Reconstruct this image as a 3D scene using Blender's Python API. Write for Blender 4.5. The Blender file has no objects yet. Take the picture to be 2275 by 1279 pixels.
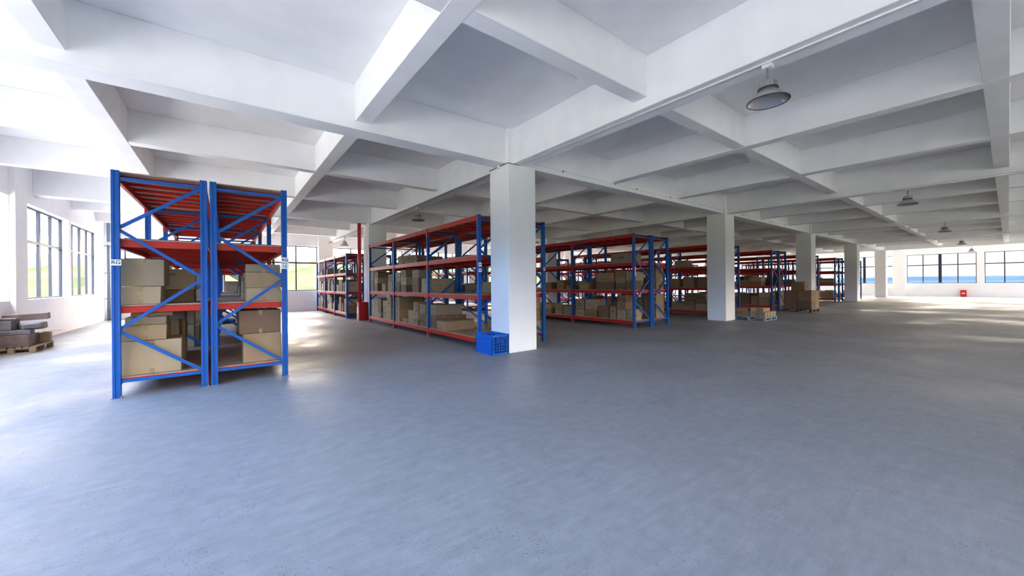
import bpy, bmesh, math, random
from mathutils import Vector, Matrix
S = bpy.context.scene
COL = S.collection
R = random.Random(7)

# ------------------------------------------------------------------ camera
cam_d = bpy.data.cameras.new('camera'); cam = bpy.data.objects.new('camera', cam_d); COL.objects.link(cam)
A = math.radians(52.767); RO = math.radians(0.503)
F = Vector((math.cos(A), math.sin(A), 0)); RT = Vector((math.sin(A), -math.cos(A), 0)); UP = Vector((0, 0, 1))
cx = RT * math.cos(RO) - UP * math.sin(RO); cy = RT * math.sin(RO) + UP * math.cos(RO); cz = -F
M = Matrix((cx, cy, cz)).transposed().to_4x4(); M.translation = Vector((0, 0, 1.5)); cam.matrix_world = M
cam_d.sensor_width = 36; cam_d.lens = 838.6 * 36 / 2275; cam_d.shift_y = -10.6 / 2275
cam_d.clip_start = 0.05; cam_d.clip_end = 9000
S.camera = cam

# ------------------------------------------------------------------ world and exposure
w = bpy.data.worlds.new('sky'); S.world = w; w.use_nodes = True
nt = w.node_tree; nt.nodes.clear()
tc = nt.nodes.new('ShaderNodeTexCoord'); sp = nt.nodes.new('ShaderNodeSeparateXYZ')
rz = nt.nodes.new('ShaderNodeValToRGB'); bg = nt.nodes.new('ShaderNodeBackground'); wo = nt.nodes.new('ShaderNodeOutputWorld')
rx = nt.nodes.new('ShaderNodeValToRGB'); mx = nt.nodes.new('ShaderNodeMix'); mx.data_type = 'RGBA'; mx.blend_type = 'MULTIPLY'; mx.inputs[0].default_value = 1
mr = nt.nodes.new('ShaderNodeMapRange'); mr.inputs[1].default_value = -1; mr.inputs[2].default_value = 1
nt.links.new(tc.outputs['Generated'], sp.inputs[0])
nt.links.new(sp.outputs['Z'], rz.inputs[0]); nt.links.new(sp.outputs['X'], mr.inputs[0]); nt.links.new(mr.outputs[0], rx.inputs[0])
e = rz.color_ramp.elements
e[0].position = 0.0; e[0].color = (.038, .048, .064, 1); e[1].position = 0.6; e[1].color = (.95, 1.08, 1.25, 1)
n = e.new(.048); n.color = (.048, .060, .080, 1)
n = e.new(.11); n.color = (.78, .78, .78, 1)
n = e.new(.22); n.color = (1.2, 1.2, 1.2, 1)
e = rx.color_ramp.elements
e[0].position = 0.12; e[0].color = (.22, .42, .80, 1); e[1].position = 0.85; e[1].color = (1.55, 1.32, 1.05, 1)
n = e.new(.42); n.color = (1.38, 1.18, .98, 1)
nt.links.new(rz.outputs[0], mx.inputs[6]); nt.links.new(rx.outputs[0], mx.inputs[7])
nt.links.new(mx.outputs[2], bg.inputs[0]); bg.inputs[1].default_value = 15.0
nt.links.new(bg.outputs[0], wo.inputs[0])
S.view_settings.view_transform = 'Standard'; S.view_settings.look = 'None'
S.view_settings.exposure = 0.62; S.view_settings.gamma = 1.0; S.view_settings.use_curve_mapping = False
S.cycles.use_denoising = True
S.cycles.max_bounces = 14; S.cycles.diffuse_bounces = 8; S.cycles.glossy_bounces = 3; S.cycles.transparent_max_bounces = 16
S.cycles.caustics_reflective = False; S.cycles.caustics_refractive = False; S.cycles.sample_clamp_indirect = 12

def sun(name, col, strength, direction, angle=2):
    d = bpy.data.lights.new(name, 'SUN'); d.energy = strength; d.color = col; d.angle = math.radians(angle)
    o = bpy.data.objects.new(name, d); COL.objects.link(o)
    o.rotation_euler = Vector(direction).to_track_quat('-Z', 'Y').to_euler(); o.location = (20, -30, 60)
sun('sun', (1.0, .93, .86), 27.0, (-.12, .34, -1.0))

# ------------------------------------------------------------------ materials
def newmat(name):
    m = bpy.data.materials.new(name); m.use_nodes = True
    return m, m.node_tree, m.node_tree.nodes['Principled BSDF']
def simple(name, col, rough=.5, metal=0, var=0.0, scale=8, spec=.5, coat=0, bump=0):
    m, t, b = newmat(name)
    b.inputs['Base Color'].default_value = (*col, 1); b.inputs['Roughness'].default_value = rough
    b.inputs['Metallic'].default_value = metal; b.inputs['Specular IOR Level'].default_value = spec
    b.inputs['Coat Weight'].default_value = coat; b.inputs['Coat Roughness'].default_value = .15
    if var or bump:
        co = t.nodes.new('ShaderNodeTexCoord')
        nz = t.nodes.new('ShaderNodeTexNoise'); nz.inputs['Scale'].default_value = scale; nz.inputs['Detail'].default_value = 6
        t.links.new(co.outputs['Object'], nz.inputs['Vector'])
        if var:
            r = t.nodes.new('ShaderNodeValToRGB')
            r.color_ramp.elements[0].position = .3; r.color_ramp.elements[1].position = .7
            r.color_ramp.elements[0].color = (*[c * (1 - var) for c in col], 1)
            r.color_ramp.elements[1].color = (*[min(1, c * (1 + var)) for c in col], 1)
            t.links.new(nz.outputs[0], r.inputs[0]); t.links.new(r.outputs[0], b.inputs['Base Color'])
        if bump:
            bp = t.nodes.new('ShaderNodeBump'); bp.inputs['Strength'].default_value = bump; bp.inputs['Distance'].default_value = .01
            t.links.new(nz.outputs[0], bp.inputs['Height']); t.links.new(bp.outputs[0], b.inputs['Normal'])
    return m
M_wall = simple('wall paint', (.87, .865, .87), .85, var=.03, scale=1.5, bump=.15)
M_ceil = simple('ceiling paint', (.86, .86, .85), .9, var=.035, scale=2.2, bump=.2)
M_col = simple('column paint', (.88, .875, .85), .7, var=.02, scale=2, bump=.1)
M_blue = simple('blue rack paint', (.001, .084, .34), .38, var=.08, scale=30, spec=.25, coat=.05)
M_red = simple('red rack paint', (.47, .017, .009), .38, var=.10, scale=20, spec=.25, coat=.08)
M_board = simple('shelf board', (.36, .245, .165), .5, var=.12, scale=6)
M_frame = simple('window frame metal', (.022, .028, .045), .4, metal=.3)
M_bolt = simple('zinc bolt', (.75, .75, .75), .3, metal=.9)
M_plate = simple('floor plate metal', (.10, .16, .26), .5, metal=.4)
M_white = simple('paper', (.85, .85, .85), .6)
M_ink = simple('ink', (.03, .03, .035), .6)
M_inkf = simple('faded print', (.13, .10, .08), .8)
M_tape = simple('packing tape', (.27, .185, .095), .35, coat=.15)
M_alu = simple('lamp aluminium', (.60, .61, .61), .35, metal=.7, var=.05, scale=20)
M_aluin = simple('lamp reflector inside', (.72, .73, .74), .22, metal=1)
M_dark = simple('dark rubber', (.03, .03, .032), .6)
M_pipe = simple('drain pipe plastic', (.16, .24, .36), .35)
M_cond = simple('white conduit', (.78, .78, .77), .4)
M_wire = simple('grey cable', (.22, .22, .23), .5)
M_fire = simple('fire red paint', (.55, .012, .015), .3, coat=.5)
M_crate = simple('blue plastic', (.002, .105, .46), .38, spec=.35)
M_wood = simple('pallet wood', (.30, .21, .12), .7, var=.2, scale=10)
M_palb = simple('blue grey pallet', (.20, .30, .36), .6, var=.15, scale=10)
M_pald = simple('dark plastic pallet', (.025, .028, .035), .5)
M_card = [simple('cardboard %s' % n, c, .75, var=.08, scale=5) for n, c in
          (('brown', (.24, .145, .068)), ('tan', (.31, .205, .100)), ('grey brown', (.27, .205, .125)), ('dark brown', (.17, .098, .050)), ('pale', (.37, .275, .155)))]
M_old = simple('weathered cardboard', (.150, .105, .088), .8, var=.2, scale=8)
M_oldg = simple('grey weathered cardboard', (.145, .140, .138), .8, var=.2, scale=8)
M_conc = simple('pale yard concrete', (.232, .238, .250), .9, var=.08, scale=.05)
M_grass = simple('grass', (.042, .052, .030), .95, var=.4, scale=.06, spec=0)
M_hill = simple('wooded hill', (.030, .038, .0195), 1.0, var=.5, scale=.09, spec=0)
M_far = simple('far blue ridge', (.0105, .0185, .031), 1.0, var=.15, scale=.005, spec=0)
M_sea = simple('blue water', (.0125, .0215, .034), .5, var=.1, scale=.004, spec=0)
# window glass: mirrors a little, lets the daylight through
M_glass, t, b = newmat('window glass'); t.nodes.remove(b)
gl = t.nodes.new('ShaderNodeBsdfGlossy'); gl.inputs['Roughness'].default_value = .02
tr = t.nodes.new('ShaderNodeBsdfTransparent'); tr.inputs[0].default_value = (.95, .95, .95, 1)
fr = t.nodes.new('ShaderNodeFresnel'); fr.inputs[0].default_value = 1.30; ms = t.nodes.new('ShaderNodeMixShader')
gm = t.nodes.new('ShaderNodeNewGeometry'); k1 = t.nodes.new('ShaderNodeMath'); k1.operation = 'SUBTRACT'; k1.inputs[0].default_value = 1
k2 = t.nodes.new('ShaderNodeMath'); k2.operation = 'MULTIPLY'; t.links.new(gm.outputs['Backfacing'], k1.inputs[1])
t.links.new(k1.outputs[0], k2.inputs[0]); t.links.new(fr.outputs[0], k2.inputs[1]); t.links.new(k2.outputs[0], ms.inputs[0])
t.links.new(tr.outputs[0], ms.inputs[1]); t.links.new(gl.outputs[0], ms.inputs[2])
t.links.new(ms.outputs[0], t.nodes['Material Output'].inputs[0])
# floor: cement screed, fine speckle, partly polished
M_floor, t, b = newmat('cement floor')
co = t.nodes.new('ShaderNodeTexCoord')
def noise(sc, det=5, ro=.5, dist=0):
    z = t.nodes.new('ShaderNodeTexNoise'); z.inputs['Scale'].default_value = sc; z.inputs['Detail'].default_value = det
    z.inputs['Roughness'].default_value = ro; z.inputs['Distortion'].default_value = dist
    t.links.new(co.outputs['Object'], z.inputs['Vector']); return z
def ramp(src, stops):
    r = t.nodes.new('ShaderNodeValToRGB'); el = r.color_ramp.elements
    el[0].position, el[0].color = stops[0][0], (*stops[0][1], 1); el[1].position, el[1].color = stops[-1][0], (*stops[-1][1], 1)
    for p, c in stops[1:-1]:
        q = el.new(p); q.color = (*c, 1)
    t.links.new(src, r.inputs[0]); return r
def mul(a, c, f=1.0):
    k = t.nodes.new('ShaderNodeMix'); k.data_type = 'RGBA'; k.blend_type = 'MULTIPLY'; k.inputs[0].default_value = f
    t.links.new(a, k.inputs[6]); t.links.new(c, k.inputs[7]); return k.outputs[2]
base = ramp(noise(.45, 5, .5, .2).outputs[0], [(.3, (.285, .29, .302)), (.7, (.335, .34, .352))])
mp = t.nodes.new('ShaderNodeMapping'); mp.inputs['Rotation'].default_value = (0, 0, .5); mp.inputs['Scale'].default_value = (1.2, 7, 1)
t.links.new(co.outputs['Object'], mp.inputs['Vector'])
st = t.nodes.new('ShaderNodeTexNoise'); st.inputs['Scale'].default_value = 2.2; st.inputs['Detail'].default_value = 9; st.inputs['Roughness'].default_value = .75
t.links.new(mp.outputs[0], st.inputs['Vector'])
strk = ramp(st.outputs[0], [(.32, (.83, .83, .83)), (.5, (.95, .95, .95)), (.68, (1.08, 1.08, 1.08))])
mott = ramp(noise(7, 8, .7).outputs[0], [(.3, (.82, .82, .82)), (.7, (1.03, 1.03, 1.03))])
gr = ramp(noise(120, 3, .8).outputs[0], [(.3, (.60, .60, .60)), (.45, (.97, .97, .97)), (.6, (1.02, 1.02, 1.02)), (.75, (1.25, 1.25, 1.25))])
vo = t.nodes.new('ShaderNodeTexVoronoi'); vo.inputs['Scale'].default_value = 38; vo.inputs['Randomness'].default_value = 1
t.links.new(co.outputs['Object'], vo.inputs['Vector'])
spk = ramp(vo.outputs['Distance'], [(.08, (.40, .39, .38)), (.22, (1, 1, 1))])
msk = ramp(noise(2.5, 4).outputs[0], [(.50, (1, 1, 1)), (.62, (0, 0, 0))])
mk = t.nodes.new('ShaderNodeMix'); mk.data_type = 'RGBA'; mk.inputs[7].default_value = (1, 1, 1, 1)
t.links.new(msk.outputs[0], mk.inputs[0]); t.links.new(spk.outputs[0], mk.inputs[6])
c = mul(mul(mul(mul(base.outputs[0], strk.outputs[0]), mott.outputs[0]), gr.outputs[0], .8), mk.outputs[2])
t.links.new(c, b.inputs['Base Color'])
rr0 = ramp(noise(.30, 4, .6, .3).outputs[0], [(.40, (.56, .56, .56)), (.58, (.95, .95, .95))])
rs = ramp(st.outputs[0], [(.38, (.60, .60, .60)), (.58, (.80, .80, .80))])
rr = type('o', (), {'outputs': [mul(rr0.outputs[0], rs.outputs[0])]})
t.links.new(rr.outputs[0], b.inputs['Roughness']); b.inputs['Specular IOR Level'].default_value = .20
bp = t.nodes.new('ShaderNodeBump'); bp.inputs['Strength'].default_value = .12; bp.inputs['Distance'].default_value = .02
t.links.new(st.outputs[0], bp.inputs['Height']); t.links.new(bp.outputs[0], b.inputs['Normal'])

# ------------------------------------------------------------------ mesh helpers
class MB:
    def __init__(s): s.bm = bmesh.new(); s.mats = []
    def mi(s, m):
        if m not in s.mats: s.mats.append(m)
        return s.mats.index(m)
    def box(s, x0, x1, y0, y1, z0, z1, m, bev=0, jit=0, rng=None):
        i = s.mi(m); p = [Vector((x, y, z)) for x in (x0, x1) for y in (y0, y1) for z in (z0, z1)]
        if jit: p = [q + Vector((rng.uniform(-jit, jit), rng.uniform(-jit, jit), rng.uniform(-jit, 0) if q.z == z1 else 0)) for q in p]
        v = [s.bm.verts.new(q) for q in p]
        fs = [s.bm.faces.new([v[k] for k in f]) for f in ((0, 1, 3, 2), (4, 6, 7, 5), (0, 4, 5, 1), (2, 3, 7, 6), (0, 2, 6, 4), (1, 5, 7, 3))]
        for f in fs: f.material_index = i
        if bev:
            es = list({e for f in fs for e in f.edges})
            r = bmesh.ops.bevel(s.bm, geom=es, offset=bev, segments=1, affect='EDGES', profile=.5)
            for f in r['faces']: f.material_index = i
        return s
    def obox(s, c, ax, ay, az, m):      # oriented box: centre, three half-axis vectors
        i = s.mi(m); c = Vector(c); ax, ay, az = map(Vector, (ax, ay, az))
        v = [s.bm.verts.new(c + ax * a + ay * b2 + az * d) for a in (-1, 1) for b2 in (-1, 1) for d in (-1, 1)]
        for f in ((0, 1, 3, 2), (4, 6, 7, 5), (0, 4, 5, 1), (2, 3, 7, 6), (0, 2, 6, 4), (1, 5, 7, 3)):
            s.bm.faces.new([v[k] for k in f]).material_index = i
        return s
    def prism(s, pts, z0, z1, m):
        i = s.mi(m); a = [s.bm.verts.new((x, y, z0)) for x, y in pts]; c2 = [s.bm.verts.new((x, y, z1)) for x, y in pts]; n = len(pts)
        for k in range(n): s.bm.faces.new((a[k], a[(k + 1) % n], c2[(k + 1) % n], c2[k])).material_index = i
        s.bm.faces.new(a[::-1]).material_index = i; s.bm.faces.new(c2).material_index = i
        return s
    def lathe(s, prof, m, seg=32, cap=False, c=(0, 0, 0)):
        i = s.mi(m); rings = [[s.bm.verts.new((c[0] + r * math.cos(2 * math.pi * k / seg), c[1] + r * math.sin(2 * math.pi * k / seg), c[2] + z)) for k in range(seg)] for r, z in prof]
        for a, c2 in zip(rings, rings[1:]):
            for k in range(seg):
                f = s.bm.faces.new((a[k], a[(k + 1) % seg], c2[(k + 1) % seg], c2[k])); f.material_index = i; f.smooth = True
        if cap:
            s.bm.faces.new(rings[0][::-1]).material_index = i; s.bm.faces.new(rings[-1]).material_index = i
        return s
    def tube(s, a, c2, r, m, seg=12):
        a, c2 = Vector(a), Vector(c2); d = (c2 - a).normalized(); u = d.orthogonal().normalized(); w2 = d.cross(u); i = s.mi(m)
        ra = [s.bm.verts.new(a + (u * math.cos(t2) + w2 * math.sin(t2)) * r) for t2 in [2 * math.pi * k / seg for k in range(seg)]]
        rb = [s.bm.verts.new(c2 + (u * math.cos(t2) + w2 * math.sin(t2)) * r) for t2 in [2 * math.pi * k / seg for k in range(seg)]]
        for k in range(seg):
            f = s.bm.faces.new((ra[k], ra[(k + 1) % seg], rb[(k + 1) % seg], rb[k])); f.material_index = i; f.smooth = True
        s.bm.faces.new(ra[::-1]).material_index = i; s.bm.faces.new(rb).material_index = i
        return s
    def mesh(s, name):
        bmesh.ops.recalc_face_normals(s.bm, faces=s.bm.faces)
        me = bpy.data.meshes.new(name); s.bm.to_mesh(me); s.bm.free()
        for m in s.mats: me.materials.append(m)
        return me
def put(name, me, parent=None, loc=(0, 0, 0), rot=None):
    o = bpy.data.objects.new(name, me); COL.objects.link(o)
    if parent: o.parent = parent
    o.location = loc
    if rot: o.rotation_euler = rot
    return o
def tag(o, label=None, cat=None, group=None, kind=None):
    if label:
        nw = len(label.split()); assert 4 <= nw <= 16, (nw, label)
        o['label'] = label
    if cat: o['category'] = cat
    if group: o['group'] = group
    if kind: o['kind'] = kind
    return o
def struct(name, me, label=None):
    o = put(name, me); o['kind'] = 'structure'
    if label: o['label'] = label
    return o

# ------------------------------------------------------------------ the hall
XL, XR, YN, YB = -4.25, 50.5, -13.0, 24.9
ZC, ZM, ZS = 4.83, 4.08, 4.22          # slab, underside of main beams, underside of secondary beams
SILL, HEAD, TRANS = 1.17, 3.78, 2.80
PX = 10.22
struct('floor', MB().box(XL - .3, XR + .3, YN - .3, YB + .3, -.3, 0, M_floor).mesh('floor'))
struct('ceiling', MB().box(XL - .3, XR + .3, YN - .3, YB + .3, ZC, ZC + .25, M_ceil).mesh('ceiling'))
left_w = [(19.72, 23.40), (15.70, 19.48), (11.17, 14.95), (7.20, 10.93), (2.72, 6.45), (-1.25, 2.48), (-5.7, -2.0), (-9.7, -6.0)]
back_w = [(-3.75, -.55), (-.05, 4.40)]
for k in range(5):
    o = 5.20 + k * PX
    back_w += [(o, o + 4.45), (o + 4.95, min(o + 9.40, 50.2))] if o + 4.95 < 49 else [(o, min(o + 4.2, 50.1))]
right_w = [(1.63, 5.75), (-2.90, 1.22), (6.64, 10.72), (11.13, 15.25), (16.35, 20.4), (20.8, 24.5), (-8.0, -3.85), (-12.5, -8.4)]
def wall(side, wins, a0, a1, fixed, thick, axis):
    mb = MB()
    def seg(p, q, z0, z1):
        lo, hi = sorted((fixed, fixed + thick))
        if axis == 'x': mb.box(p, q, lo, hi, z0, z1, M_wall)
        else: mb.box(lo, hi, p, q, z0, z1, M_wall)
    ws = sorted(wins); prev = a0
    for p, q in ws: seg(prev, p, SILL, HEAD); prev = q
    seg(prev, a1, SILL, HEAD); seg(a0, a1, 0, SILL); seg(a0, a1, HEAD, ZC)
    struct('wall_' + side, mb.mesh('wall_' + side))
TH = .30
wall('left', left_w, YN - TH, YB + TH, XL, -TH, 'y')
wall('right', right_w, YN - TH, YB + TH, XR, TH, 'y')
wall('back', back_w, XL, XR, YB, TH, 'x')
wall('front', back_w, XL, XR, YN, -TH, 'x')
wn = [0]
def window(p, q, fixed, sgn, axis, mid=True):
    wn[0] += 1; cpos = fixed + sgn * .20; L = q - p
    fm = MB()
    def bar(a, c2, z0, z1, d=.03):
        if axis == 'x': fm.box(a, c2, cpos - d, cpos + d, z0, z1, M_frame)
        else: fm.box(cpos - d, cpos + d, a, c2, z0, z1, M_frame)
    bar(p, q, SILL, SILL + .05); bar(p, q, HEAD - .05, HEAD); bar(p, p + .05, SILL, HEAD); bar(q - .05, q, SILL, HEAD)
    bar(p, q, TRANS - .04, TRANS + .04)
    for k in (1, 2, 3):
        xx = p + L * k / 4; hw = (.10 if fixed == XR else .06) if k == 2 else .032
        bar(xx - hw, xx + hw, SILL, HEAD, .032)
    fo = struct('window_%d' % wn[0], fm.mesh('window frame'))
    g = MB()
    if axis == 'x': g.box(p + .02, q - .02, cpos - .004, cpos + .004, SILL + .02, HEAD - .02, M_glass)
    else: g.box(cpos - .004, cpos + .004, p + .02, q - .02, SILL + .02, HEAD - .02, M_glass)
    go = put('window_pane', g.mesh('window pane'), fo)
for p, q in left_w: window(p, q, XL, -1, 'y')
for p, q in right_w: window(p, q, XR, 1, 'y')
for p, q in back_w: window(p, q, YB, 1, 'x')
for p, q in back_w: window(p, q, YN, -1, 'x')
# pilasters on the end and back walls
pi = MB().box(0, .35, 0, .84, 0, ZC, M_col).mesh('pilaster')
for y in (5.80, 15.40, -3.8): struct('pilaster', pi).location = (XR - .35, y, 0)
pi2 = MB().box(0, .78, 0, .28, 0, ZC, M_col).mesh('pilaster')
for k in range(5):
    struct('pilaster', pi2).location = (4.41 + k * PX, YB - .28, 0)
pl = MB().box(0, .10, 0, .72, 0, ZC, M_col).mesh('pilaster')
for y in (14.965, 6.46): struct('pilaster', pl).location = (XL, y, 0)
# columns
cm = MB().box(0, .77, 0, .70, 0, ZM + .002, M_col, bev=.012).box(.004, .60, .004, .52, ZM - .01, ZC, M_col, bev=.01).mesh('column')
for k in range(5):
    for y in (6.46, 16.36, -3.44):
        struct('column', cm).location = (4.83 + k * PX, y, 0)
# beams
def beamx(y0, y1, z): return struct('ceiling_beam', MB().box(XL, XR, y0, y1, z, ZC, M_ceil, bev=.008).mesh('beam along the hall'))
def beamy(x0, x1, z): return struct('ceiling_beam', MB().box(x0, x1, YN, YB, z, ZC, M_ceil, bev=.008).mesh('beam across the hall'))
for yc in (6.74, 16.64, -3.16): beamx(yc - .2, yc + .2, ZM)
for yc in (3.32, .09, 10.12, 13.42, 19.9, 23.0, -6.45, -9.75): beamx(yc - .12, yc + .12, ZS)
for k in range(5):
    x = 5.155 + k * PX; beamy(x - .195, x + .195, ZM - .004)
for x in [1.86, -1.56] + [5.155 + k * PX + d for k in range(5) for d in (3.36, 6.72)]:
    if x < XR - .5: beamy(x - .125, x + .125, ZS - .004)

# ------------------------------------------------------------------ outdoors
def grid(name, x0, x1, y0, y1, nx, ny, fz, m):
    b2 = bmesh.new(); V = [[b2.verts.new((x0 + (x1 - x0) * i / nx, y0 + (y1 - y0) * j / ny, fz(i / nx, j / ny))) for j in range(ny + 1)] for i in range(nx + 1)]
    for i in range(nx):
        for j in range(ny): b2.faces.new((V[i][j], V[i + 1][j], V[i + 1][j + 1], V[i][j + 1]))
    me = bpy.data.meshes.new(name); b2.to_mesh(me); b2.free(); me.materials.append(m); return me
GZ = -4.0
tag(put('yard', MB().box(-45, 85, -60, 62, GZ - .5, GZ, M_conc).mesh('yard')), kind='structure')
tag(put('grassland', MB().box(-3000, 300, -3000, 3000, GZ - 2, GZ - .6, M_grass).mesh('grassland')), kind='structure')
tag(put('sea', MB().box(300, 6000, -5000, 5000, GZ - 2, GZ - .8, M_sea).mesh('sea')), kind='structure')
def ridge(amp, seed):
    ph = [(R.uniform(.5, 1), R.uniform(0, 6)) for _ in range(7)]
    def f(u, v):
        prof = math.sin(math.pi * min(1, v * 1.0)) ** .8
        h = sum(a * math.sin((2 + 3.1 * i) * u * math.pi + p) / (1 + i) for i, (a, p) in enumerate(ph))
        return GZ - 1 + amp * prof * (1 + .28 * h) + (R.uniform(0, .09) * amp if 0 < v < 1 else 0)
    return f
h1 = grid('hillside', -400, 130, 110, 260, 180, 14, ridge(15, 1), M_hill); tag(put('hillside', h1), kind='structure')
h2 = grid('hillside', -320, 300, 0, 0, 1, 1, lambda u, v: 0, M_hill)
f2 = ridge(12, 2)
h3 = bpy.data.meshes.new('hillside'); bb = bmesh.new()
V = [[bb.verts.new((-190 - 140 * j / 12, -200 + 620 * i / 160, f2(i / 160, j / 12))) for j in range(13)] for i in range(161)]
for i in range(160):
    for j in range(12): bb.faces.new((V[i][j], V[i + 1][j], V[i + 1][j + 1], V[i][j + 1]))
bb.to_mesh(h3); bb.free(); h3.materials.append(M_hill); tag(put('hillside', h3), kind='structure')
f3 = ridge(20, 3); h4 = bpy.data.meshes.new('far ridge'); bb = bmesh.new()
V = [[bb.verts.new((3600 + 500 * j / 8, -3500 + 8000 * i / 200, f3(i / 200, j / 8))) for j in range(9)] for i in range(201)]
for i in range(200):
    for j in range(8): bb.faces.new((V[i][j], V[i + 1][j], V[i + 1][j + 1], V[i][j + 1]))
bb.to_mesh(h4); bb.free(); h4.materials.append(M_far); tag(put('far_ridge', h4), kind='structure')
bpy.data.meshes.remove(h2)

# ------------------------------------------------------------------ storage racks
H = 3.07; LV = (.245, 1.23, 2.14, 3.055); DP = 1.0
_c = {}
def cached(key, fn):
    if key not in _c: _c[key] = fn()
    return _c[key]
def post_mesh(zs, mir):
    # omega section: ribbed face towards -y, row of slots towards the bay
    P = [(0, 0), (.026, 0), (.030, .010), (.050, .010), (.054, 0), (.080, 0), (.080, .07), (.062, .07), (.062, .022), (.018, .022), (.018, .07), (0, .07)]
    mb = MB().prism(P, 0, H * zs, M_blue)
    return mb.mesh('upright post')
def plate_mesh(): return MB().box(-.010, .092, -.02, .10, 0, .008, M_plate).box(.080, .090, -.01, 0, .008, .018, M_bolt).mesh('base plate')
def brace_mesh(z0, z1):             # z0 at left post, z1 at right post
    a = Vector((.055, 0, z0)); c2 = Vector((DP - .055, 0, z1)); d = c2 - a; L = d.length; d.normalize(); n = Vector((-d.z, 0, d.x))
    mb = MB(); m = (a + c2) / 2
    mb.obox(m, d * L / 2, (0, .003, 0), n * .021, M_blue)
    mb.obox(m + n * .019 + Vector((0, .012, 0)), d * L / 2, (0, .012, 0), n * .002, M_blue)
    mb.obox(m - n * .019 + Vector((0, .012, 0)), d * L / 2, (0, .012, 0), n * .002, M_blue)
    for q in (a, c2): mb.tube(q + Vector((0, -.016, 0)), q + Vector((0, -.002, 0)), .009, M_bolt, 8)
    return mb.mesh('brace')
def beam_mesh(bay, low):
    y0, y1 = .07, bay
    mb = MB().box(.012, .058, y0, y1, -.105, 0, M_red, bev=.004)
    mb.box(.006, .014, y0, y1, -.062, -.042, M_red)          # pressed rib
    d = .235 if low else .20
    for ya, yb in ((.036, .075), (bay - .005, bay + .034)): mb.box(-.005, 0, ya, yb, -d, .003, M_red)
    for ya, yb in ((.070, .075), (bay - .005, bay)): mb.box(-.005, .06, ya, yb, -d, .003, M_red)
    return mb.mesh('shelf beam')
def board_mesh(bay): return MB().box(.03, DP - .03, .075, bay - .005, 0, .016, M_board).mesh('shelf board')
def bars(bay):
    n = 6; return [.085 + (bay - .19) * k / (n - 1) for k in range(n)]
def bar_mesh(d): return MB().box(.058, DP - .058, 0, .035, -d, -.001, M_red, bev=.003).mesh('cross bar')
def rack(x0, y0, nb, bay, label, group, detail=2, zs=1.0):
    r = bpy.data.objects.new('storage_rack', None); COL.objects.link(r); r.location = (x0, y0, 0); r.empty_display_size = .3
    tag(r, label, 'storage rack', group)
    for i in range(nb + 1):
        yy = i * bay
        for px in (0, DP - .08):
            po = put('upright_post', cached(('post', zs), lambda: post_mesh(zs, 0)), r, (px, yy, 0))
            if detail > 0: put('base_plate', cached('plate', plate_mesh), po, (0, 0, 0))
        for za, zb in ((2.29, 2.96), (2.28, 1.62), (.91, 1.60), (.90, .24)):
            put('diagonal_brace', cached(('br', za, zb, zs), lambda: brace_mesh(za * zs, zb * zs)), r, (0, yy + .035, 0))
        for z in (2.965, .215):
            put('frame_bar', cached(('fb', z, zs), lambda: brace_mesh(z * zs, z * zs)), r, (0, yy + .030, 0))
    for b_ in range(nb):
        for li, z in enumerate(LV):
            z *= zs
            o = put('shelf_beam', cached(('beam', bay, li == 0), lambda: beam_mesh(bay, li == 0)), r, (0, b_ * bay, z))
            o = put('shelf_beam', cached(('beam', bay, li == 0), lambda: beam_mesh(bay, li == 0)), r, (DP, b_ * bay, z)); o.scale = (-1, 1, 1)
            bo = put('shelf_board', cached(('board', bay), lambda: board_mesh(bay)), r, (0, b_ * bay, z))
            for q_, yb in enumerate(bars(bay)):
                if li == 3: yb = .30 + (bay - .60) * q_ / 5
                d_ = .095 if q_ in (0, 5) and li in (1, 2) else .048 if li else .040
                put('cross_bar', cached(('bar', d_), lambda: bar_mesh(d_)), r, (0, b_ * bay + yb, z))
    return r
KX = [-1.21, 4.56, 10.42, 16.24, 22.05, 27.80, 33.60, 39.25]
RD = ['nearest double rack', 'double rack behind front column', 'double rack left of second column', 'double rack past second column',
      'double rack behind carton pallet', 'double rack past third column', 'double rack left of fourth column', 'farthest double rack']
YF = 7.25
racks = {}
for k, x in enumerate(KX):
    for h in (0, 1):
        hx = x + h * (DP + .035)
        side = ('left', 'right')[h]
        racks[(k, h, 0)] = rack(hx, YF, 3, 2.70, 'blue and red steel rack, %s half of the %s' % (side, RD[k]), 'blue and red racks facing the aisle',
                                2 if k < 3 else 1 if k < 5 else 0)
        if k in (0, 1, 2, 3, 4, 5, 6):
            rxx = hx if k != 1 else 4.27 + h * (DP + .035)
            racks[(k, h, 1)] = rack(rxx, 17.75, 3, 2.24, 'rack by the far windows, %s half, directly behind the %s' % (side, RD[k]),
                                    'racks by the far windows', 2 if k == 1 and h == 0 else 0, .945 if k == 1 else 1.0)

def text_mesh(txt, size, m):
    cu = bpy.data.curves.new('t', 'FONT'); cu.body = txt; cu.size = size; cu.align_x = 'CENTER'; cu.align_y = 'CENTER'; cu.offset = .0012; cu.extrude = .0004
    o = bpy.data.objects.new('t', cu); COL.objects.link(o)
    dg = bpy.context.evaluated_depsgraph_get(); me = bpy.data.meshes.new_from_object(o.evaluated_get(dg)); me.name = 'lettering'
    bpy.data.objects.remove(o); bpy.data.curves.remove(cu); me.materials.clear(); me.materials.append(m); return me
def rack_card(r, x, z, txt, wd=.094, hh=.080):
    o = put('rack_card', MB().box(x - wd / 2, x + wd / 2, -.006, -.002, z - hh / 2, z + hh / 2, M_white).mesh('rack card'), r)
    if txt: put('lettering', text_mesh(txt, .068, M_ink), o, (x, -.0065, z), (math.pi / 2, 0, 0))
    else:
        put('lettering', MB().box(x - .028, x + .024, -.0072, -.0062, z - .006, z + .016, M_ink).mesh('faint lettering'), o)
rack_card(racks[(0, 0, 0)], .045, 1.825, 'RG', .100)
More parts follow.
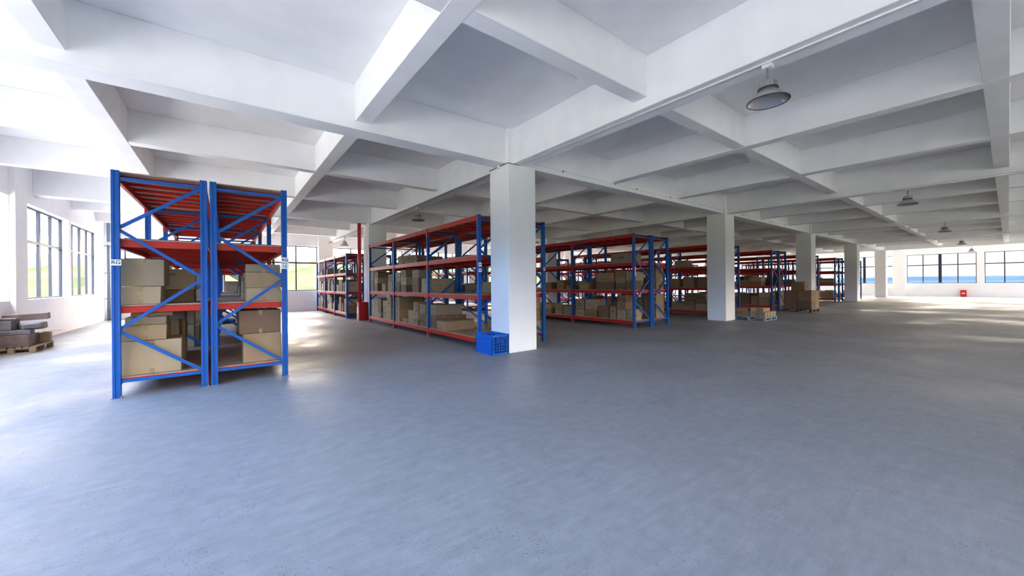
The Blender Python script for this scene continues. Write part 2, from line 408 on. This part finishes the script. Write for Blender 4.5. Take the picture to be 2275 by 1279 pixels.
rack_card(racks[(0, 1, 0)], .965, 1.915, 'RG', .112, .088); rack_card(racks[(0, 1, 0)], .965, 1.815, 'LE', .112, .088)
for k in (1,):
    rack_card(racks[(k, 0, 0)], .045, 1.93, '', .075, .085); rack_card(racks[(k, 0, 0)], .045, 1.80, '', .075, .075)
    rack_card(racks[(k, 1, 0)], .965, 1.86, '', .06, .08)
for k in (2, 3, 4): rack_card(racks[(k, 0, 0)], .075, 1.85, '', .06, .30)
rack_card(racks[(1, 0, 1)], .045, 1.78, '', .07, .12)

# ------------------------------------------------------------------ cartons
ORD = ['first', 'second', 'third', 'fourth', 'fifth', 'sixth', 'seventh', 'eighth', 'ninth', 'tenth', 'eleventh', 'twelfth', 'thirteenth',
       'fourteenth', 'fifteenth', 'sixteenth', 'seventeenth', 'eighteenth', 'nineteenth', 'twentieth']
LN = ['lowest', 'second', 'third', 'top']
def carton(name, x0, x1, y0, y1, z0, z1, mat, label, group, tape=True, marks=True, rng=None, rot=0, cat='cardboard box', skip=False):
    rng = rng or R
    w2, d2, h2 = x1 - x0, y1 - y0, z1 - z0
    hx, hy = w2 / 2, d2 / 2
    mb = MB().box(-hx, hx, -hy, hy, 0, h2 - .001, mat, bev=.006, jit=.006, rng=rng)
    if marks:                                   # printed marks: rows of short dashes on the two faces towards the hall
        for face in (0, 1):
            n = rng.randint(1, 5) if face == 0 else rng.randint(0, 2); ln = (d2 if face == 0 else w2)
            for q in range(n):
                zz = h2 * rng.uniform(.2, .75); hh = rng.uniform(.008, .028); a = rng.uniform(-.32, .0) * ln; l = rng.uniform(.08, .40) * ln
                if face == 0: mb.box(-hx - .0075, -hx + .002, a, a + l, zz, zz + hh, M_inkf)
                else: mb.box(a, a + l, -hy - .0075, -hy + .002, zz, zz + hh, M_inkf)
    if skip: mb.bm.free(); return None
    o = put(name, mb.mesh('carton'), None, ((x0 + x1) / 2, (y0 + y1) / 2, z0), (0, 0, rot))
    tag(o, label, cat, group)
    if tape:
        tw = .022; t2 = MB(); dn = min(.07, h2 * .3); off = .008
        if d2 >= w2 * .8:
            t2.box(-tw, tw, -hy - off, hy + off, h2 - .002, h2 + .002, M_tape)
            t2.box(-tw, tw, -hy - off, -hy + .004, h2 - dn, h2 + .002, M_tape).box(-tw, tw, -hy - off, -hy + .004, .002, dn, M_tape)
        else:
            t2.box(-hx - off, hx + off, -tw, tw, h2 - .002, h2 + .002, M_tape)
            t2.box(-hx - off, -hx + .004, -tw, tw, h2 - dn, h2 + .002, M_tape).box(-hx - off, -hx + .004, -tw, tw, .002, dn, M_tape)
            for s_ in (-1, 1):
                t2.box(s_ * hx * .5 - .012, s_ * hx * .5 + .012, -hy - off, -hy + .004, h2 - dn, h2 - .004, M_tape)
        put('packing_tape', t2.mesh('packing tape'), o)
    return o
CN = {0: 'brown', 1: 'tan', 2: 'greyish', 3: 'dark brown', 4: 'pale'}
def where(k, h, sec):
    return ('rear ' if sec else '') + {0: 'nearest rack', 1: 'rack behind front column', 2: 'rack left of second column', 3: 'rack past second column',
            4: 'rack behind carton pallet', 5: 'rack past third column', 6: 'rack by fourth column', 7: 'farthest rack'}[k] + (', left half', ', right half')[h]
GRP = 'cartons stored on the racks'
cnt = [0]; NS = {}; SC = [-1]
# stacks wholly behind others in the photograph are left out
UNSEEN = {7, 8, 9, 10, 11, 13, 14, 15, 16, 19, 20, 21, 22, 23, 24, 25, 26, 28, 30, 31, 32, 34, 35, 38, 40, 41, 44, 46, 47, 48, 49, 50, 51, 52, 53, 54, 57, 60, 61, 62, 81, 89, 90, 93, 97, 99, 100, 101, 102, 121, 135, 136, 137, 159, 160, 161, 163, 164, 165, 166, 170, 172, 173, 174, 180, 181, 190, 192, 193, 194, 195, 196, 201, 202, 203, 208, 214, 215, 217, 224, 225, 227, 233, 236}
def stacks(k, h, sec, lv, lst, edge=0, detail=True, mats=(0, 1, 2, 3, 4)):
    """lst: (y0, y1, [heights], x0 offset, depth) ordered from the near end; edge 0 = boxes at the low-x face, 1 = at the high-x face"""
    r = racks[(k, h, sec)]; xb = r.location.x; z00 = LV[lv] * (.945 if (k == 1 and sec) else 1) + .017
    i = NS.get((k, h, sec, lv), 0) - 1
    for s in sorted(lst, key=lambda q: q[0]):
        SC[0] += 1; skip = SC[0] in UNSEEN; i += 0 if skip else 1
        y0, y1, hs = s[0], s[1], s[2]; xo = s[3] if len(s) > 3 else R.uniform(.03, .07); dp = s[4] if len(s) > 4 else R.uniform(.45, .72)
        z = z00
        for j, hh in enumerate(hs):
            mi = R.choice(mats); sh = R.uniform(-.012, .012) if j else 0
            a, c2 = (xb + xo + max(0, sh), xb + xo + dp + sh) if not edge else (xb + DP - xo - dp + sh, xb + DP - xo + min(0, sh))
            pos = 'alone' if len(hs) == 1 else ('bottom' if j == 0 else 'topmost' if j == len(hs) - 1 else ['', 'second', 'third', 'fourth'][j] + ' up')
            adj = ('tall ' if hh > .40 else 'flat ' if hh < .19 else '')
            lab = '%s carton, %s shelf, %s, %s stack, %s' % ((adj or '') + CN[mi].replace('dark brown', 'dark'), LN[lv], where(k, h, sec), ORD[max(i, 0)], pos)
            while len(lab.split()) > 16: lab = lab.replace('tall ', '').replace('flat ', '').replace(' carton,', ' box,').replace(' half', '')
            carton('cardboard_box', a, c2, y0 + .004, y1 - .004, z, z + hh - .004, M_card[mi], lab, GRP, tape=detail, marks=detail, skip=skip)
            z += hh; cnt[0] += not skip
    NS[(k, h, sec, lv)] = i + 1
def fill(k, h, sec, lv, y0, y1, p=.85, hmax=.8, edge=0, detail=False, wr=(.36, .60), dr=(.45, .8)):
    out = []; y = y0
    while y < y1 - wr[0]:
        wd = min(R.uniform(*wr), y1 - y)
        # keep clear of the upright frames
        rel = (y - YF) % 2.70 if not sec else (y - 17.75) % 2.24
        bay = 2.70 if not sec else 2.24
        if rel < .085: y += .091 - rel; continue
        if rel + wd > bay - .01:
            y += bay - rel + .092; continue
        if R.random() < p:
            hs = []; tot = 0; lim = R.uniform(.35, hmax)
            while tot < lim - .12:
                q = R.choice((.2, .24, .28, .33, .4, .46))
                if tot + q > hmax: break
                hs.append(q); tot += q
            if hs: out.append((y, y + wd, hs, R.uniform(.03, .1), R.uniform(*dr)))
        y += wd + R.choice((.01, .02, .05, .15))
    stacks(k, h, sec, lv, out, edge, detail); return out

# nearest double rack, left half (front stacks measured, then the row along the window side)
NA = 'nearest rack, left half'
def one(x0, x1, y0, y1, z0, z1, mi, label, rot=0, marks=False): 
    return carton('cardboard_box', x0, x1, y0, y1, z0, z1, M_card[mi], label, GRP, True, marks, rot=rot)
z0 = LV[0] + .017; z1 = LV[1] + .017
one(-1.155, -.52, 7.40, 7.98, z0, z0 + .47, 4, 'largest pale carton on the lowest shelf, front left corner of the nearest rack')
one(-1.165, -.68, 7.42, 7.95, z0 + .472, z0 + .69, 1, 'flat tan carton stacked second in the front left corner of the nearest rack')
one(-1.12, -.69, 7.44, 7.95, z0 + .692, z0 + .805, 2, 'crumpled taped carton third up in the front left corner of the nearest rack', .02)
one(-1.06, -.62, 7.50, 8.0, z0 + .807, z0 + .862, 2, 'thin topmost carton under the second shelf of the nearest rack, left front')
one(-1.17, -.74, 7.40, 7.92, z1, z1 + .255, 4, 'lower pale carton on the second shelf, front left of the nearest rack')
one(-1.165, -.70, 7.40, 7.95, z1 + .257, z1 + .64, 2, 'tall pale carton with tape patches atop another, front left of nearest rack', -.01)
# right half
one(.225, .745, 7.40, 8.02, z0, z0 + .46, 1, 'big tan carton on the lowest shelf, front right corner of the nearest rack', .0)
one(.17, .735, 7.43, 8.02, z0 + .462, z0 + .835, 3, 'shaded brown carton stacked second in the front right of nearest rack', .015)
one(.275, .75, 7.40, 7.95, z1, z1 + .215, 4, 'lowest pale carton on second shelf, front right of the nearest rack')
one(.265, .76, 7.40, 7.95, z1 + .217, z1 + .465, 1, 'tan taped carton in the middle of the front right second shelf stack', .01)
one(.27, .745, 7.42, 7.95, z1 + .467, z1 + .60, 2, 'flat carton topping the front right stack on the nearest rack')
fill(0, 0, 0, 0, 8.06, 15.2, 1.0, .8, 0, True, dr=(.55, .80)); fill(0, 0, 0, 1, 8.02, 15.2, 1.0, .66, 0, True, dr=(.50, .78))
fill(0, 1, 0, 0, 8.10, 15.2, .9, .7, 1, True, dr=(.42, .55)); fill(0, 1, 0, 1, 8.02, 15.2, .95, .55, 1, True, dr=(.35, .5))
fill(0, 0, 1, 0, 17.9, 24.2, .7, .7, 0); fill(0, 1, 1, 1, 17.9, 24.2, .7, .5, 1)
# rack behind the front column, left half
stacks(1, 0, 0, 0, [(14.95, 15.33, [.66]), (14.52, 14.92, [.42, .30]), (14.10, 14.49, [.20, .50]), (13.48, 13.92, [.40, .25]), (13.02, 13.45, [.42, .38]),
    (12.74, 12.99, [.40]), (12.25, 12.63, [.40, .42], .04, .85), (11.62, 11.92, [.14]), (11.12, 11.53, [.43]), (10.72, 11.08, [.17, .25, .28]), (10.24, 10.65, [.35, .30]),
    (10.06, 10.22, [.36]), (9.50, 9.91, [.37, .29], .05, .82), (8.92, 9.48, [.255], .04, .86)])
stacks(1, 0, 0, 1, [(14.95, 15.33, [.43, .20, .14]), (14.50, 14.92, [.30, .21, .22], .05, .8), (13.62, 14.02, [.28]), (12.90, 13.36, [.35, .25]), (12.74, 12.88, [.30]),
    (12.20, 12.62, [.18, .18, .29]), (11.70, 12.16, [.23, .25, .24], .06, .9), (10.70, 11.17, [.45, .23], .05, .42), (10.06, 10.6, [.42], .10, .8)])
stacks(1, 0, 0, 2, [(11.95, 12.42, [.28]), (11.15, 11.90, [.26], .06, .6), (10.76, 11.10, [.21], .05, .85)])
stacks(1, 1, 0, 1, [(7.36, 7.80, [.36], .15, .5), (7.84, 8.35, [.36], .1, .6), (8.4, 8.9, [.30], .12, .6)], 0)
stacks(1, 1, 0, 0, [(7.36, 7.80, [.28, .30, .28], .06, .42), (7.84, 8.35, [.28, .32], .06, .6), (8.45, 8.9, [.3], .12, .6)], 1)
fill(1, 1, 0, 1, 10.1, 15.0, .6, .5, 1); fill(1, 1, 0, 0, 10.1, 15.0, .5, .5, 1)
# rear rack in the same line, by the far windows
fill(1, 0, 1, 0, 17.86, 24.2, .95, .78, 0, True, wr=(.26, .42), dr=(.5, .9)); fill(1, 0, 1, 1, 17.86, 24.2, .95, .7, 0, True, wr=(.26, .42), dr=(.5, .9))
stacks(1, 0, 1, 2, [(20.1, 20.5, [.22], .3, .6), (21.9, 22.1, [.3]), (22.4, 22.6, [.34]), (23.3, 23.5, [.25])])
stacks(1, 1, 1, 1, [(17.9, 18.4, [.6], .1, .6), (18.5, 19.0, [.5], .1, .6)]); stacks(1, 1, 1, 0, [(17.9, 18.5, [.5], .1, .8)])
# rack left of the second column
stacks(2, 0, 0, 0, [(10.54, 10.98, [.36]), (10.06, 10.50, [.36]), (9.42, 9.86, [.25, .36]), (8.86, 9.36, [.27, .37]), (8.30, 8.74, [.43]), (8.02, 8.26, [.43]),
    (7.62, 7.97, [.32, .28, .21]), (7.36, 7.59, [.35])])
stacks(2, 0, 0, 1, [(10.45, 10.85, [.37]), (10.06, 10.35, [.15]), (9.22, 9.66, [.28]), (8.10, 8.86, [.28, .30]), (7.62, 8.03, [.23, .21, .19]), (7.36, 7.59, [.30, .30])])
stacks(2, 0, 0, 2, [(7.50, 8.19, [.31])])
stacks(2, 1, 0, 0, [(7.36, 7.85, [.40, .44], .12, .5), (7.9, 8.4, [.4, .3], .1, .6)], 1)
stacks(2, 1, 0, 1, [(7.36, 7.80, [.33, .38], .15, .45), (7.9, 8.5, [.34], .1, .6)], 1)
fill(2, 0, 0, 0, 11.2, 15.2, .85, .6); fill(2, 0, 0, 1, 11.2, 15.2, .8, .5)
fill(2, 1, 0, 1, 9.0, 13.5, .5, .45, 1)
fill(2, 0, 1, 1, 18.0, 22.5, .5, .5)
# racks farther down the hall
for k in (3, 4):
    fill(k, 0, 0, 0, 7.36, 15.2 if k == 3 else 11, .92, .72); fill(k, 0, 0, 1, 7.36, 15.2 if k == 3 else 11, .92, .6)
    fill(k, 1, 0, 0, 7.36, 9.8, .8, .7, 1); fill(k, 1, 0, 1, 7.36, 9.8, .8, .6, 1)
stacks(3, 0, 0, 2, [(8.6, 9.2, [.3])])
for k in (5, 6):
    fill(k, 0, 0, 0, 7.36, 9.9, .95, .75, 0, False, (.5, .75)); fill(k, 0, 0, 1, 7.36, 9.9, .95, .55, 0, False, (.5, .75))
fill(7, 0, 0, 0, 7.36, 9.9, .7, .6, 0, False, (.5, .7))

# ------------------------------------------------------------------ pallets
def pallet(loc, lx, ly, mat, label, solid=False, rot=0):
    r = bpy.data.objects.new('pallet', None); COL.objects.link(r); r.location = loc; r.rotation_euler = (0, 0, rot); r.empty_display_size = .2
    tag(r, label, 'pallet')
    n = 7; wd = lx / (n + (n - 1) * .35)
    sl = MB().box(0, wd, 0, ly, .118, .140, mat, bev=.003).mesh('deck board')
    for k in range(n): put('deck_board', sl, r, (k * wd * 1.35, 0, 0))
    bl = MB().box(0, .10, 0, .10, .022, .096, mat, bev=.003).mesh('block')
    st = MB().box(0, lx, 0, .10, .096, .118, mat).mesh('stringer board'); sk = MB().box(0, lx, 0, .10, 0, .022, mat).mesh('skid board')
    for yy in (0, ly / 2 - .05, ly - .10):
        put('stringer_board', st, r, (0, yy, 0)); put('skid_board', sk, r, (0, yy, 0))
        for xx in (0, lx / 2 - .05, lx - .10): put('block', bl, r, (xx, yy, 0))
    return r
# left, under the window: messy heap of old cartons
pallet((-4.21, 13.58, 0), .72, 1.17, M_wood, 'wooden pallet on the floor by the left wall, under a heap of old cartons')
def old(x0, x1, y0, y1, z0_, z1_, m, label, rot=(0, 0, 0), name='cardboard_box', cat='cardboard box'):
    o = carton(name, x0, x1, y0, y1, z0_, z1_, m, label, None, False, True, cat=cat); o.rotation_euler = rot; return o
old(-4.20, -3.60, 13.60, 14.02, .142, .42, M_old, 'brown weathered carton at the front of the pallet by the left wall')
old(-4.16, -3.66, 14.07, 14.48, .142, .40, M_old, 'weathered carton hidden behind the front one on the left wall pallet')
old(-3.74, -3.50, 14.50, 14.73, .142, .38, M_card[4], 'pinkish open carton at the right end of the left wall pallet', (0, 0, .1))
old(-4.19, -3.60, 13.63, 14.0, .427, .53, M_oldg, 'flat grey carton lying on the front brown carton by the left wall', (0, 0, .05))
old(-4.14, -3.50, 14.08, 14.46, .475, .62, M_old, 'tilted brown carton in the middle of the heap by the left wall', (0, -.11, .08))
old(-4.20, -3.84, 13.66, 14.0, .537, .74, M_oldg, 'grey slumped carton high on the left of the heap by the wall', (.0, 0, -.1))
old(-3.78, -3.50, 13.72, 13.98, .555, .66, M_oldg, 'small grey carton askew on the front of the heap by the left wall', (.06, -.05, .5))
old(-4.14, -3.46, 14.10, 14.50, .72, .87, M_old, 'long flattened carton on top of the heap by the left wall', (0, -.04, .15))
old(-4.18, -3.84, 13.70, 14.0, .752, .80, M_old, 'thin folded carton topping the left of the heap by the wall', (0, .03, .2))
o = put('cardboard_sheet', MB().box(-.16, .16, -.12, .12, -.004, .004, M_card[4], bev=.001).mesh('cardboard sheet'), None, (-3.50, 14.62, .415), (.05, -.06, .3))
tag(o, 'pale loose cardboard sheet sticking out of the heap by the left wall', 'cardboard sheet')
# right of the second column
pallet((16.06, 5.50, 0), 1.15, 1.15, M_palb, 'blue grey pallet on the floor just right of the second column')
G2 = 'cartons on the pallet by the second column'
for i, (a, c2, y0, y1, z0_, z1_, mi, lb) in enumerate([
    (16.08, 16.62, 5.53, 6.05, .142, .33, 1, 'low front carton on the pallet by the second column, aisle end'),
    (16.08, 16.62, 6.08, 6.62, .142, .33, 0, 'low front carton on the pallet by the second column, column end'),
    (16.65, 17.18, 5.53, 6.05, .142, .33, 4, 'low rear carton on the pallet by the second column, aisle side'),
    (16.65, 17.18, 6.08, 6.62, .142, .33, 1, 'low rear carton on the pallet by the second column, rack side'),
    (16.10, 16.72, 5.58, 6.02, .335, .48, 4, 'upper pale carton on the pallet by the second column, aisle end'),
    (16.10, 16.62, 6.12, 6.60, .335, .43, 1, 'upper flat carton on the pallet by the second column, column end')]):
    carton('cardboard_box', a, c2, y0, y1, z0_, z1_, M_card[mi], lb, G2, True, True)
# beside the third column
pallet((21.85, 5.58, 0), 1.22, 1.15, M_pald, 'dark pallet under the brown carton stack beside the third column')
G3 = 'cartons stacked on the pallet by the third column'
def g3(a, c2, y0, y1, z0_, z1_, mi, lb): carton('cardboard_box', a, c2, y0, y1, z0_, z1_, M_card[mi], lb, G3, True, True)
for j, (za, zb) in enumerate(((.142, .55), (.552, 1.03))):
    t_ = ('bottom', 'second tier')[j]
    g3(21.87, 22.46, 5.60, 6.13, za, zb, 3 if j == 0 else 0, t_ + ' carton at the aisle corner of the stack by the third column')
    g3(21.87, 22.46, 6.15, 6.70, za, zb, 3, t_ + ' carton facing the second column in the stack by the third column')
    g3(22.48, 23.06, 5.60, 6.13, za, zb, 1, t_ + ' pale sided rear aisle carton of the stack by the third column')
    g3(22.48, 23.06, 6.15, 6.70, za, zb, 0, t_ + ' hidden rear carton of the stack nearest the third column racks')
g3(21.90, 22.45, 5.86, 6.40, 1.032, 1.45, 0, 'single topmost carton crowning the stack beside the third column')

# ------------------------------------------------------------------ blue crate by the front column
def crate():
    r = bpy.data.objects.new('plastic_crate', None); COL.objects.link(r); r.location = (4.385, 6.47, 0); r.empty_display_size = .2
    tag(r, 'open blue plastic crate standing against the foot of the front column', 'crate')
    Wd, D, Hh, T = .43, .64, .42, .018
    def side(L, horiz):
        mb = MB(); n = max(3, int(L / .055)); rows = 6
        def bx(a, c2, z0_, z1_):
            if horiz: mb.box(a, c2, 0, T, z0_, z1_, M_crate)
            else: mb.box(0, T, a, c2, z0_, z1_, M_crate)
        bx(0, L, 0, .035); bx(0, L, Hh - .05, Hh); bx(0, .03, .035, Hh - .05); bx(L - .03, L, .035, Hh - .05)
        for k in range(1, n): bx(L * k / n - .007, L * k / n + .007, .035, Hh - .05)
        for k in range(1, rows): z_ = .035 + (Hh - .085) * k / rows; bx(.03, L - .03, z_ - .006, z_ + .006)
        bx(L * .3, L * .7, Hh * .68, Hh * .70)
        # outer rim
        if horiz: mb.box(-.006, L + .006, -.008, T, Hh - .02, Hh, M_crate)
        else: mb.box(-.008, T, -.006, L + .006, Hh - .02, Hh, M_crate)
        return mb
    a = side(Wd, True).mesh('crate side'); c2 = side(D, False).mesh('crate side')
    solid = MB().box(0, T, 0, D, 0, Hh, M_crate, bev=.004).box(-.008, T, -.006, D + .006, Hh - .02, Hh, M_crate)
    for k in range(9): solid.box(-.006, 0, .04 + k * .068, .055 + k * .068, .04, Hh - .06, M_crate)
    for zz in (.14, .25): solid.box(-.006, 0, .03, D - .03, zz, zz + .01, M_crate)
    put('crate_side', a, r, (0, 0, 0)); put('crate_side', a, r, (0, D - T, 0))
    put('crate_side', solid.mesh('crate side'), r, (0, 0, 0)); put('crate_side', c2, r, (Wd - T, 0, 0))
    put('crate_bottom', MB().box(T, Wd - T, T, D - T, 0.002, .015, M_crate).mesh('crate bottom'), r)
crate()

# ------------------------------------------------------------------ high bay lamps
def lamp_parts():
    P = {}
    z = 0
    P['mounting_box'] = MB().box(-.05, .05, -.05, .05, -.055, 0, M_cond, bev=.006).mesh('mounting box')
    P['stem'] = MB().tube((0, 0, -.055), (0, 0, -.212), .009, M_wire).mesh('stem')
    hb = MB().lathe([(.0, -.200), (.045, -.202), (.070, -.211), (.082, -.228), (.086, -.275), (.086, -.29)], M_alu, 40)
    for k in range(36):
        a = 2 * math.pi * k / 36; ca, sa = math.cos(a), math.sin(a)
        hb.obox((ca * .088, sa * .088, -.256), (ca * .008, sa * .008, 0), (-sa * .0025, ca * .0025, 0), (0, 0, .030), M_alu)
    P['housing'] = hb.mesh('housing')
    P['gasket_ring'] = MB().lathe([(.08, -.288), (.104, -.290), (.108, -.300), (.098, -.308), (.08, -.309)], M_dark, 40).mesh('gasket ring')
    P['collar'] = MB().lathe([(.085, -.305), (.096, -.312), (.102, -.345), (.116, -.352)], M_alu, 40).mesh('collar')
    P['reflector_shade'] = MB().lathe([(.112, -.345), (.125, -.350), (.165, -.385), (.200, -.425), (.214, -.440), (.216, -.446)], M_alu, 48).mesh('shade')
    P['shade_inside'] = MB().lathe([(.212, -.445), (.196, -.425), (.162, -.388), (.120, -.354), (.06, -.350), (0, -.350)], M_aluin, 48).mesh('shade inside')
    P['rim'] = MB().lathe([(.210, -.441), (.219, -.440), (.221, -.447), (.216, -.451), (.210, -.448), (.210, -.441)], M_dark, 48).mesh('rim')
    return P
LP = lamp_parts()
def lamp(x, y, label):
    r = bpy.data.objects.new('high_bay_lamp', None); COL.objects.link(r); r.location = (x, y, ZM - .004); r.empty_display_size = .1
    tag(r, label, 'lamp', 'round warehouse lamps under the beams')
    sh = None
    for n_, me in LP.items():
        if n_ in ('shade_inside', 'rim'): put(n_, me, sh)
        else:
            q = put(n_, me, r)
            if n_ == 'reflector_shade': sh = q
bn = ['front column', 'second column', 'third column', 'fourth column', 'fifth column']
bay_y = {1.72: 'in the open aisle', 11.95: 'above the racks', 21.7: 'near the far windows'}
for k in range(5):
    for y, tx in bay_y.items():
        lamp(5.155 + k * PX, y, 'round metal lamp hanging %s from the beam of the %s' % (tx, bn[k]))

# ------------------------------------------------------------------ conduits and cables
for k in range(5):
    x = 5.155 + k * PX
    mb = MB().tube((x - .065, YN, ZM - .014), (x - .065, 6.44, ZM - .014), .0095, M_cond, 8)
    o = put('conduit', mb.mesh('conduit')); tag(o, 'thin white conduit along the beam underside up to the %s' % bn[k], 'conduit', 'conduits under the beams')
    if k < 1:
        mb = MB().tube((x - .19, 7.17, ZM - .03), (x - .19, YB, ZM - .03), .014, M_wire, 8)
        o = put('cable', mb.mesh('cable')); tag(o, 'dark cable along the beam from the front column to the far windows', 'cable')
    for y, tx in bay_y.items():
        pass
for k in range(4):
    mb = MB().tube((5.37 + k * PX, 6.528, 4.20), (15.15 + k * PX, 6.528, 4.20), .008, M_cond, 6)
    for d in (1.2, 3.2, 4.2, 6.0): mb.box(5.35 + k * PX + d - .02, 5.35 + k * PX + d + .02, 6.515, 6.538, 4.18, 4.22, M_wire)
    o = put('conduit', mb.mesh('conduit')); tag(o, 'thin clipped conduit on the long beam side, from the %s to the next' % bn[k], 'conduit', 'conduits on the long beam')
mb = MB().tube((4.822, 6.44, ZM - .01), (4.822, 7.16, ZM - .02), .011, M_wire, 8).tube((4.822, 6.45, ZM - .01), (5.12, 6.44, ZM - .012), .011, M_wire, 8)
o = put('cable', mb.mesh('cable')); tag(o, 'dark cable wrapped round the head of the front column', 'cable')
o = put('junction_box', MB().box(4.775, 4.829, 6.74, 6.80, 4.02, 4.085, M_cond, bev=.004).mesh('junction box')); tag(o, 'small white junction box at the head of the front column', 'junction box')
for k in range(1, 5):
    x = 4.83 + k * PX
    o = put('junction_box', MB().box(x + .1, x + .16, 6.40, 6.458, 4.02, 4.08, M_cond, bev=.004).mesh('junction box')); tag(o, 'small white junction box at the head of the %s' % bn[k], 'junction box', 'junction boxes on the columns')

# ------------------------------------------------------------------ fire fittings and drain pipe
r = bpy.data.objects.new('fire_hydrant_cabinet', None); COL.objects.link(r); r.location = (4.42, 16.38, 0)
tag(r, 'low red fire cabinet at the foot of the column behind the racks', 'fire cabinet')
put('cabinet_body', MB().box(0, .38, 0, .30, 0.0, .76, M_fire, bev=.006).mesh('cabinet body'), r)
put('cabinet_door', MB().box(.02, .36, -.012, 0, .05, .72, M_fire, bev=.003).mesh('cabinet door'), r)
put('notice_plate', MB().box(-.006, 0, .08, .22, .30, .56, M_white).mesh('notice plate'), r)
o = put('riser_pipe', MB().tube((4.52, 16.56, .762), (4.52, 16.56, ZM), .075, M_fire, 20).mesh('riser pipe')); tag(o, 'thick red riser pipe beside the column above the fire cabinet', 'pipe')
r = bpy.data.objects.new('fire_extinguisher_box', None); COL.objects.link(r); r.location = (XR - .26, 2.18, 0)
tag(r, 'small bright red extinguisher box on the floor under the end wall window', 'fire extinguisher box')
put('box_body', MB().box(0, .24, 0, .34, 0, .58, M_fire, bev=.006).mesh('box body'), r)
put('notice_plate', MB().box(-.004, 0, .09, .25, .24, .34, M_white).mesh('notice plate'), r)
r = bpy.data.objects.new('drain_pipe', None); COL.objects.link(r); r.location = (XL + .11, 24.32, 0)
tag(r, 'blue grey vertical drain pipe in the corner past the left windows', 'pipe')
put('pipe', MB().tube((0, 0, 0), (0, 0, ZC), .055, M_pipe, 16).mesh('pipe'), r)
put('coupling', MB().tube((0, 0, 3.35), (0, 0, 3.5), .07, M_cond, 16).mesh('coupling'), r)
for z in (.95, 2.1, 3.3): put('bracket', MB().box(-.105, .075, -.07, .07, z, z + .03, M_wire).mesh('bracket'), r)
print('cartons', cnt[0], 'objects', len(bpy.data.objects))
